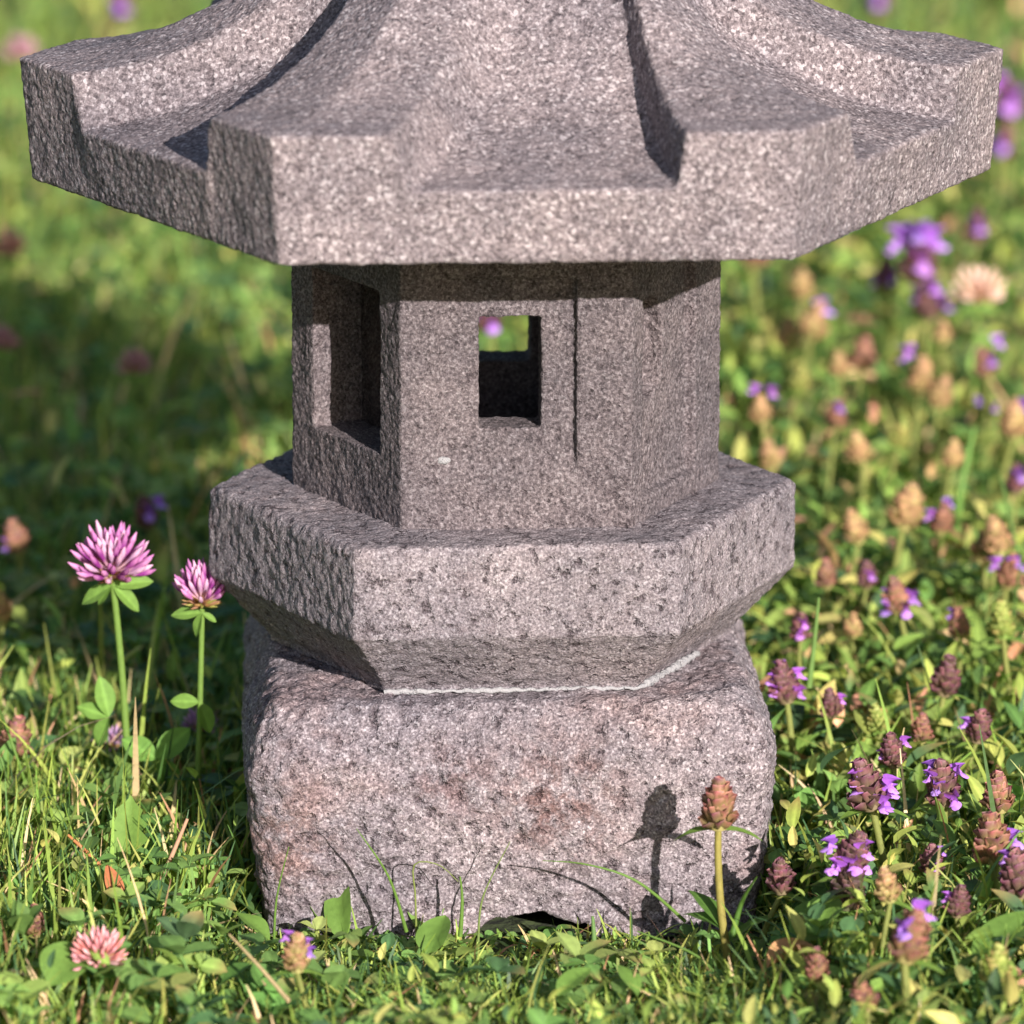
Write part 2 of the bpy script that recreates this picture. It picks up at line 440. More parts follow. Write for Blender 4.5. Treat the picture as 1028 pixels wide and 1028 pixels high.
GAIN = np.array([1.42, 1.17, 1.45])
def palette(n, cols, w_, var=.18):
    cols = np.array(cols); i = rng.choice(len(cols), n, p=np.array(w_) / sum(w_))
    c = cols[i] * (1 + rng.normal(0, var, (n, 1))) * (1 + rng.normal(0, .05, (n, 3)) * [1, .6, .8])
    return np.clip(c * GAIN, .004, .9)

GREENS = [(.14, .25, .035), (.20, .31, .05), (.075, .17, .035), (.28, .36, .075), (.05, .12, .04), (.46, .40, .18), (.36, .22, .10)]

def low_cap(P):
    """the turf is trodden low just before the base"""
    f = (np.abs(P[:, 0]) < .10) & (P[:, 1] < -.08) & (P[:, 1] > -.26)
    c = .0035 + np.maximum(0, -.095 - P[:, 1]) * .17
    c = c * (1 + 1.5 * ((rng.uniform(size=len(P)) < .12)))
    c = np.where((P[:, 0] > -.01) & (P[:, 0] < .06), c * .7, c)
    return np.where(f, c, 1.0)

def blades(P, hmin, hmax, wmin, wmax, cols, wts, lean=.6, curve=.5, seg=5, capped=True):
    n = len(P)
    h = rng.uniform(hmin, hmax, n) * (1 + .25 * vnoise(P[:, 0], P[:, 1], 18, 3))
    far = np.clip((P[:, 1] - .3) / 3, 0, 1); h = h * (1 + .35 * far); wd = rng.uniform(wmin, wmax, n) * (1 + .9 * far)
    th = rng.uniform(0, 2 * pi, n); ln = np.abs(rng.normal(0, lean, n)); cv = np.abs(rng.normal(0, curve, n))
    d = np.c_[np.cos(th), np.sin(th)]; tw = rng.uniform(0, pi, n); sdir = np.c_[np.cos(tw), np.sin(tw)]
    V = np.zeros((n, seg + 1, 2, 3))
    x = P.copy(); z = np.full(n, -.002); ang = ln * .7
    for k in range(seg + 1):
        t = k / seg; wk = wd * (1 - t ** 2.2) * .5 + .00012
        for s, q in ((-1, 0), (1, 1)):
            V[:, k, q, 0] = x[:, 0] + s * wk * sdir[:, 0]; V[:, k, q, 1] = x[:, 1] + s * wk * sdir[:, 1]; V[:, k, q, 2] = z
        st = h / seg; a = ang + cv * t * 1.6
        x = x + d * (st * np.sin(a))[:, None]; z = z + st * np.cos(a) 
    cap = low_cap(P) if capped else np.ones(n); V[..., 2] = np.maximum(V[..., 2], -.002); V[..., 2] *= np.minimum(1, cap / np.maximum(V[..., 2].max(axis=(1, 2)), 1e-4))[:, None, None]
    base = (np.arange(n) * (seg + 1) * 2)[:, None, None]
    f = np.array([[2 * k, 2 * k + 1, 2 * k + 3, 2 * k + 2] for k in range(seg)])[None]
    c = palette(n, cols, wts)
    C = np.repeat(c, (seg + 1) * 2, axis=0)
    return V.reshape(-1, 3), (base + f).reshape(-1, 4), C

def leaf_template(L_=1.0, W=.5, nu=6, nv=5, cup=.12, droop=.25, tipw=.0, pw=1.0, notch=0.0, serr=0.0):
    """ovate leaf along +x, unit length, flat in z=0 with a folded midrib"""
    V = []
    for i in range(nu):
        u = i / (nu - 1)
        prof = (sin(pi * min(1, u ** pw)) ** .75) if 0 < u < 1 else 0.02
        for j in range(nv):
            v = 2 * j / (nv - 1) - 1
            wv = W * .5 * prof
            if serr and abs(v) == 1: wv *= (1 + serr * (1 if i % 2 else -1))
            V.append((L_ * u, v * wv, cup * abs(v) * wv * 2 - droop * u * u * L_ + .03 * sin(u * 9) * v * W))
    return np.array(V), grid_faces(nu, nv)

def instance(Vt, F, pos, yaw, pitch, roll, size, cols, tipcol=None):
    n = len(pos); cy, sy, cp, sp, cr, sr = np.cos(yaw), np.sin(yaw), np.cos(pitch), np.sin(pitch), np.cos(roll), np.sin(roll)
    z0 = np.zeros(n); o1 = np.ones(n)
    Rx = np.stack([np.stack([o1, z0, z0], -1), np.stack([z0, cr, -sr], -1), np.stack([z0, sr, cr], -1)], 1)
    Ry = np.stack([np.stack([cp, z0, -sp], -1), np.stack([z0, o1, z0], -1), np.stack([sp, z0, cp], -1)], 1)
    Rz = np.stack([np.stack([cy, -sy, z0], -1), np.stack([sy, cy, z0], -1), np.stack([z0, z0, o1], -1)], 1)
    M = Rz @ Ry @ Rx
    V = np.einsum('nij,mj->nmi', M, Vt) * size[:, None, None] + pos[:, None, :]
    Fb = F[None] + (np.arange(n) * len(Vt))[:, None, None]
    C = np.repeat(cols, len(Vt), axis=0)
    if n > 50:   # paler midrib, some leaves browning or yellowing at the tip
        nv = 5; nu = len(Vt) // nv; u = np.tile(np.repeat(np.linspace(0, 1, nu), nv), n); v = np.tile(np.linspace(-1, 1, nv), nu * n)
        C = C * (1 + .30 * (np.abs(v) < .1) - .12 * (np.abs(np.abs(v) - .5) < .1))[:, None]
        q = np.repeat(rng.uniform(size=n) < .16, len(Vt)) * np.clip(u * 1.6 - .7, 0, 1)
        C = C * (1 - q[:, None]) + np.array([.34, .24, .09]) * q[:, None]
    return V.reshape(-1, 3), Fb.reshape(-1, F.shape[1]), C

def right_mask(P): return 1 / (1 + np.exp(-(P[:, 0] - .02) / .03))

def keep_out(P, r=.003):
    return P

def lawn():
    # --- grass
    A = Acc()
    P = scatter(56000, 40000, 60000)
    keep = rng.uniform(size=len(P)) < np.where(P[:, 0] > .08, .7, 1.0)
    P = P[keep]
    foot = (np.abs(P[:, 0]) < .115) & (P[:, 1] < -.08) & (P[:, 1] > -.17)
    A.add(*blades(P[foot], .008, .026, .0008, .0019, GREENS, [5, 5, 4, 3, 2, 1.0, .4], lean=.7))
    A.add(*blades(P[~foot], .014, .047, .0009, .0024, GREENS, [5, 5, 4, 3, 2, 1.2, .5], lean=.75))
    n_ = 5200; P = np.c_[rng.uniform(-.22, .22, n_), rng.uniform(-.34, -.158, n_)]
    A.add(*blades(P, .012, .032, .0007, .0017, GREENS, [5, 6, 2, 4, 1, 2, .6], lean=.8, curve=.9, capped=False))
    n_ = 260; P = np.c_[rng.uniform(-.09, .09, n_), rng.uniform(-.125, -.098, n_)]
    P = P[vnoise(P[:, 0], P[:, 1], 60, 12) > .12]
    A.add(*blades(P, .007, .022, .0006, .0014, GREENS, [5, 6, 2, 4, 1, 2, .6], lean=.7, curve=.7, capped=False))
    # longer wisps and dry straw
    P = scatter(1300, 1500, 2500)
    P = P[~((np.abs(P[:, 0]) < .11) & (P[:, 1] < 0))]
    A.add(*blades(P, .04, .075, .0011, .0028, GREENS, [3, 5, 1, 4, 1, 3, 1], lean=.6, curve=.7, seg=6))
    o = A.build('lawn_grass', GRASS)
    tag(o, 'short mixed green lawn grass around the lantern', 'grass', None, 'stuff')
    # --- clover trefoils and small ovate leaves
    A = Acc()
    cl = [(.085, .20, .040), (.12, .25, .05), (.17, .30, .06), (.05, .13, .04), (.24, .34, .08)]
    P = scatter(4000, 4600, 6000)
    n = len(P); z = rng.uniform(.008, .034, n) * (1 + .4 * np.clip(P[:, 1], 0, 1))
    foot = (np.abs(P[:, 0]) < .115) & (P[:, 1] < -.08) & (P[:, 1] > -.16); q_ = low_cap(P); z = np.minimum(z, q_ * .7)
    pos = np.c_[P, z]; base_yaw = rng.uniform(0, 2 * pi, n); size = rng.uniform(.006, .0135, n); size[foot] *= .8; size = np.minimum(size, q_ * 1.1 + .003)
    c = palette(n, cl, [4, 4, 3, 3, 1.6]); tilt = rng.normal(.15, .35, n)
    lt, lf = leaf_template(1, .72, 6, 5, .15, .15)
    for k in range(3):
        A.add(*instance(lt, lf, pos, base_yaw + k * 2 * pi / 3 + rng.normal(0, .1, n), tilt + rng.normal(0, .15, n), rng.normal(0, .25, n), size, c))
    # petioles
    seg = 3; dx = rng.normal(0, .006, (n, 2)); wd = .0005
    V = np.zeros((n, 4, 3)); V[:, 0] = np.c_[P + dx - [wd, 0], np.zeros(n)]; V[:, 1] = np.c_[P + dx + [wd, 0], np.zeros(n)]
    V[:, 2] = pos + [wd, 0, 0]; V[:, 3] = pos - [wd, 0, 0]
    A.add(V.reshape(-1, 3), np.arange(n * 4).reshape(n, 4), np.repeat(c * 1.2, 4, axis=0))
    o = A.build('clover_leaves', LEAF); tag(o, 'low carpet of clover leaves among the grass', 'clover leaves', None, 'stuff')
    # --- ovate herb leaves, thicker on the right
    A = Acc()
    P = scatter(16000, 14500, 17000)
    keep = rng.uniform(size=len(P)) < .12 + .88 * right_mask(P)
    P = P[keep]; n = len(P)
    foot = (np.abs(P[:, 0]) < .115) & (P[:, 1] < -.08) & (P[:, 1] > -.16)
    z = rng.uniform(.003, .040, n) * (1 + .5 * np.clip(P[:, 1], 0, 1)); q_ = low_cap(P); z = np.minimum(z, q_ * .4)
    size = rng.uniform(.007, .0185, n); size[P[:, 1] < -.02] *= .8; size[foot] *= .8; size[(P[:, 1] < -.02) & (P[:, 0] < .1)] *= .72; size = np.minimum(size, q_ * .8 + .003)
    cl2 = [(.15, .27, .045), (.24, .34, .06), (.08, .18, .035), (.36, .40, .10), (.045, .11, .035), (.42, .28, .13)]
    c = palette(n, cl2, [5, 4, 3, 2, 2, .2])
    q = (P[:, 0] > .08) & (P[:, 1] > .05) & (rng.uniform(size=n) < .07); c[q] = palette(q.sum(), [(.46, .27, .14), (.50, .40, .16)], [1, 1])
    lt, lf = leaf_template(1, .42, 7, 5, .2, .3, pw=.8)
    A.add(*instance(lt, lf, np.c_[P, z], rng.uniform(0, 2 * pi, n), rng.normal(.7, .45, n), rng.normal(0, .4, n), size, c))
    o = A.build('herb_leaves', LEAF); tag(o, 'dense small oval herb leaves in the lawn', 'herb leaves', None, 'stuff')
lawn()

# ------------------------------------------------------------------ flowers, each a thing
def rot_to(d):
    return np.array(Vector(d).to_track_quat('Z', 'Y').to_matrix())

def clover_head(scale=1.0, n=60, pinks=None, seed=0, openness=1.0):
    r = np.random.default_rng(seed); A = Acc()
    pinks = pinks or [(.46, .11, .42), (.34, .05, .32), (.54, .20, .50), (.62, .38, .60)]
    for i in range(n):
        f = (i + .5) / n; pol = (.06 + 1.62 * f ** .75) * openness; az = i * 2.39996 + r.normal(0, .15)
        pol += r.normal(0, .07); L_ = scale * (.0138 + r.normal(0, .0012)) * (1.0 - .12 * f)
        d = np.array([sin(pol) * cos(az), sin(pol) * sin(az), cos(pol)])
        up = np.array([0, 0, 1.0]); s = d * .0022 * scale + [0, 0, .003 * scale]
        e = s + d * L_ ; m = s + d * L_ * .55 - up * .0012 * scale * sin(pol)
        e = e + up * .0022 * scale * sin(pol) * r.uniform(.2, 1.5) + r.normal(0, .0006, 3) * scale
        path = bez(s, m, e, 7)
        rad = np.array([.35, .55, .65, .85, 1.15, .95, .18]) * .00092 * scale
        V, F = tube(path, rad, 6)
        c = np.array(pinks[r.integers(len(pinks))]); pale = np.array([.78, .55, .62]); org = np.array([.45, .22, .12])
        t = np.repeat(np.linspace(0, 1, 7), 6)[:, None]
        C = np.where(t < .35, pale * .5 + c * .35 + org * .2, c * (1 - t * .15) + pale * .25 * (t > .75))
        A.add(V, F, C)
    # green and russet calyx cushion
    for i in range(44):
        az = i * 2.4; pol = 1.05 + .85 * (i / 44); d = np.array([sin(pol) * cos(az), sin(pol) * sin(az), cos(pol)])
        s = np.array([0, 0, .0025 * scale]); V, F = tube(bez(s, s + d * .003 * scale, s + d * .0082 * scale + [0, 0, .0018 * scale], 4), np.array([1, 1.1, .8, .15]) * .0009 * scale, 5)
        A.add(V, F, [(.36, .34, .09), (.44, .26, .10), (.38, .20, .12)][i % 3])
    return A

def add_leaf(name, parent, p, yaw, pitch, L_, W, colr, roll=0, cup=.15, droop=.25, pale=True, **kw):
    lt, lf = leaf_template(1, W, 10, 7, cup, droop, **kw)
    V, F, C = instance(lt, lf, np.array([list(p)]), np.array([yaw]), np.array([pitch]), np.array([roll]), np.array([L_]), np.array([colr]))
    if pale:   # lighter midrib pattern
        mid = (np.abs(np.tile(np.linspace(-1, 1, 7), 10)) < .05); C = C * np.where(mid, 1.35, 1.0)[:, None]
    A = Acc(); A.add(V, F, C); o = A.build(name, LEAF, parent)
    return o

GL = (.15, .26, .05)
def pose(a, turn=1.05):
    """leaf pointing at angle a (degrees, 0 = right, 90 = up) with its blade turned to the south"""
    a = (a + 180) % 360 - 180
    if abs(a) <= 90: return 0.12, R(a), turn
    return pi - .12, R(180 - a) if a > 0 else R(-180 - a), -turn
def make_clover(base, head, label, scale=1.0, seed=0, bracts=((200, .012), (-15, .011)), n=60, pinks=None, tilt=(0, 0), openness=1.0, group='red clover flowers', stem_col=(.16, .26, .05)):
    base = Vector(base); head = Vector(head); d = head - base
    root = empty('clover_flower', base)
    A = Acc(); mid = d * .5 + Vector((random.uniform(-.003, .003), 0, 0)); path = bez((0, 0, -.003), mid, d, 12)
    A.add(*tube(path, np.linspace(.0014, .0011, 12) * max(.8, scale), 8), stem_col); A.build('stem', LEAF, root)
    H = clover_head(scale, n, pinks, seed, openness)
    Rm = np.array(Euler((tilt[0], tilt[1], 0)).to_matrix())
    H.V = [v @ Rm.T + np.array(list(d)) for v in H.V]
    H.build('flower_head', PETAL, root)
    for a, L2 in bracts:
        yw, pt, rl = pose(a, .9); add_leaf('bract_leaf', root, d + Vector((0, -.001, -.001)), yw, pt, L2 * scale, .42, GL, roll=rl, droop=.2)
    tag(root, label, 'flower', group); return root

def selfheal_head(scale=1.0, tone='brown', seed=0, whorls=6, hgt=.0138):
    r = np.random.default_rng(seed); A = Acc()
    T = {'brown': ([(.24, .06, .07), (.32, .11, .10), (.16, .04, .07)], (.30, .25, .09)),
         'purple': ([(.13, .028, .07), (.19, .05, .08), (.10, .025, .055)], (.20, .15, .08)),
         'orange': ([(.40, .19, .12), (.44, .29, .14), (.30, .13, .09)], (.38, .34, .12)),
         'green': ([(.24, .26, .06), (.30, .30, .08), (.34, .24, .08)], (.20, .30, .06)),
         'dark': ([(.08, .03, .045), (.12, .05, .05)], (.09, .09, .04))}[tone]
    lt, lf = leaf_template(1, 1.15, 5, 5, .5, -.35)
    V, F = tube([(0, 0, 0), (0, 0, hgt * .5 * scale), (0, 0, hgt * .95 * scale)], [.003 * scale, .0034 * scale, .0012 * scale], 8)
    A.add(V, F, T[1])
    for wI in range(whorls):
        t = wI / (whorls - 1); rr = .0049 * scale * (1 - .42 * t ** 3.5) * (.9 + .2 * sin(pi * t))
        nb_ = 8
        for k in range(nb_):
            yaw = 2 * pi * k / nb_ + wI * .5 + r.normal(0, .08); z_ = (.0006 + t * hgt * .86) * scale
            p = np.array([[rr * .7 * cos(yaw), rr * .7 * sin(yaw), z_]])
            c = np.array(T[0][r.integers(len(T[0]))]) * r.uniform(.75, 1.3)
            s_ = .0052 * scale * (1 - .2 * t) * r.uniform(.85, 1.15)
            Vv, Ff, Cc = instance(lt, lf, p, np.array([yaw]), np.array([.45 + .85 * t + r.normal(0, .16)]), np.array([0.0]), np.array([s_]), c[None])
            u = np.repeat(np.linspace(0, 1, 5), 5)[:, None]
            Cc = np.array(T[1]) * (1 - u) + Cc * u
            edge = (np.abs(np.tile(np.linspace(-1, 1, 5), 5)) > .9)[:, None] & (u > .6)
            Cc = np.where(edge, Cc * 1.5 + .05, Cc)
            A.add(Vv, Ff, Cc)
    return A

def floret(parent, p, yaw, scale=1.0, c=(.34, .13, .60), pitch=.45):
    A = Acc(); yaw += random.uniform(-.5, .5); pitch += random.uniform(-.25, .25); tw = random.uniform(-.5, .5)
    c = np.array(c) * random.uniform(.75, 1.15) * np.array([random.uniform(.9, 1.25), 1, 1])
    d = np.array([cos(yaw) * cos(pitch), sin(yaw) * cos(pitch), sin(pitch)])
    p = np.array(list(p)) - d * .0012 * scale; e = p + d * .0042 * scale
    A.add(*tube(bez(p, p + d * .002 * scale, e, 5), np.array([.7, .9, 1.2, 1.7, 1.9]) * .0009 * scale, 7), tuple(c * 1.1 + .08))
    hood, hf = leaf_template(1, 1.25, 7, 7, .75, .55); lip, lpf = leaf_template(1, 1.0, 6, 5, -.35, .6)
    light = np.minimum(1, c * 1.3 + .16)
    at = (e - d * .0016 * scale)[None]
    A.add(*instance(hood, hf, at, np.array([yaw]), np.array([pitch + .75]), np.array([tw]), np.array([.0052 * scale]), c[None]))
    for dy, sz in ((-.8, .0034), (0, .0046), (.8, .0034)):
        A.add(*instance(lip, lpf, at, np.array([yaw + dy + random.uniform(-.2, .2)]), np.array([pitch - .35 + random.uniform(-.2, .2)]), np.array([tw]), np.array([sz * scale * random.uniform(.85, 1.2)]), (light * random.uniform(.85, 1.1))[None]))
    return A.build('floret', PETAL, parent)

def make_selfheal(base, head, label, scale=1.0, tone='brown', florets=(), seed=0, whorls=6, hgt=.0138, leaves=((.1, .2), (3.2, .2)), leafL=.012, stem_col=(.24, .26, .07), fcol=(.34, .12, .60), lower=(), group='selfheal flowers', roty=0.0, cat='flower'):
    """head = bottom centre of the flower head"""
    base = Vector(base); head = Vector(head); d = head - base
    root = empty('selfheal_flower', base)
    A = Acc(); mid = d * .5 + Vector((random.uniform(-.004, .004), 0, 0)); path = bez((0, 0, -.003), mid, d, 12)
    A.add(*tube(path, np.linspace(.0016, .0012, 12) * scale, 6), stem_col); A.build('stem', LEAF, root)
    H = selfheal_head(scale, tone, seed, whorls, hgt)
    Rm = np.array(Euler((0, roty, 0)).to_matrix())
    H.V = [v @ Rm.T + np.array(list(d)) for v in H.V]
    H.build('flower_head', HEAD, root)
    for yaw, dr in leaves:
        add_leaf('bract_leaf', root, d + Vector((0, 0, -.0005)), yaw, -dr * .3 + .15, leafL * scale, .40, (.16, .26, .045), droop=dr)
    for (yaw, t, s) in florets:
        rr = .0042 * scale
        p = d + Vector((rr * cos(yaw), rr * sin(yaw), min(t, 1.3) * hgt * scale)); floret(root, p, yaw, s * scale * (.72 if s < 1.5 else .56), fcol)
    for (f, yaw, L_, W, pit) in lower:
        i = int(f * 11); q = path[i]; add_leaf('leaf', root, q, yaw, pit, L_, W, (.09, .18, .03), droop=.5)
    tag(root, label, cat, group); return root

# two large clovers in focus at the left
h = at_y(113, 584, .02); b = at_y(130, 846, .02)
c1 = make_clover((b.x, .02, 0), h, 'tall fully open pink clover flower, leftmost of the two beside the lantern', 1.12, 1, bracts=((208, .013), (228, .009), (8, .0135), (-42, .013)), n=90, tilt=(.15, 0), openness=.86)
p = at_y(123, 716, .018) - c1.location
for a, L2 in ((162, .0125), (100, .0155), (245, .0135)):
    yw, pt, rl = pose(a); add_leaf('leaf', c1, p + Vector((-.005, -.001, -.001)), yw, pt, L2, .50, (.15, .27, .05), roll=rl, droop=.15)
p = at_y(158, 762, .010) - c1.location
for a, L2 in ((45, .0165), (150, .0150), (-58, .0150)):
    yw, pt, rl = pose(a); add_leaf('leaf', c1, p, yw, pt, L2, .60, (.13, .26, .045), roll=rl, droop=.12)
q = at_y(128, 800, .016) - c1.location; A = Acc(); A.add(*tube(bez(q, (q + p) / 2 + Vector((.003, 0, -.004)), p, 6), .0007, 6), (.15, .25, .05)); A.build('leaf_stalk', LEAF, c1)
h = at_y(203, 612, .0); b = at_y(196, 862, .0)
c2 = make_clover((b.x, .0, 0), h, 'half open pink clover flower closest to the lantern base', .92, 2, bracts=((182, .013), (248, .011), (-30, .007)), n=66, openness=.66)
p = at_y(200, 705, -.001) - c2.location
for a, L2 in ((178, .011), (-68, .013)):
    yw, pt, rl = pose(a); add_leaf('leaf', c2, p, yw, pt, L2, .52, (.16, .28, .05), roll=rl, droop=.15)

def flower_at(kind, px, py, z, label, bx=0, **kw):
    """head at a pixel and a height above the lawn; root below it"""
    h = at_z(px, py, z); base = (h.x + bx, h.y + random.uniform(-.004, .004), 0)
    return (make_clover if kind == 'c' else make_selfheal)(base, h, label, **kw)

flower_at('c', 100, 968, .030, 'small pale pink clover head on a short stem in the bottom left corner', scale=.66, seed=3, n=76, openness=1.06,
          pinks=[(.72, .34, .38), (.78, .48, .52), (.60, .22, .20), (.62, .26, .30)], bracts=())
flower_at('c', 200, 735, .030, 'small shaded purple clover head low beside the second clover stem', scale=.5, seed=4, n=40, pinks=[(.42, .22, .50), (.5, .3, .6)], bracts=())
flower_at('c', 112, 752, .028, 'tiny faded purple clover head below the leftmost tall clover', scale=.5, seed=5, n=34, pinks=[(.42, .26, .50), (.35, .16, .30)], bracts=())

# selfheal standing before the base, throwing its shadow on the stone
h = at_y(721, 832, -.135); b = at_y(737, 985, -.135)
s1 = make_selfheal((b.x, -.135, 0), h, 'lone brown selfheal head casting its shadow on the lantern base', 1.02, 'brown', (), 7, 7, .0152,
                   leaves=((.15, .35), (3.0, .35)), leafL=.0150, stem_col=(.32, .27, .07),
                   lower=((.42, 2.2, .020, .36, .9), (.36, .5, .024, .22, .75), (.40, 2.5, .016, .5, .6)))

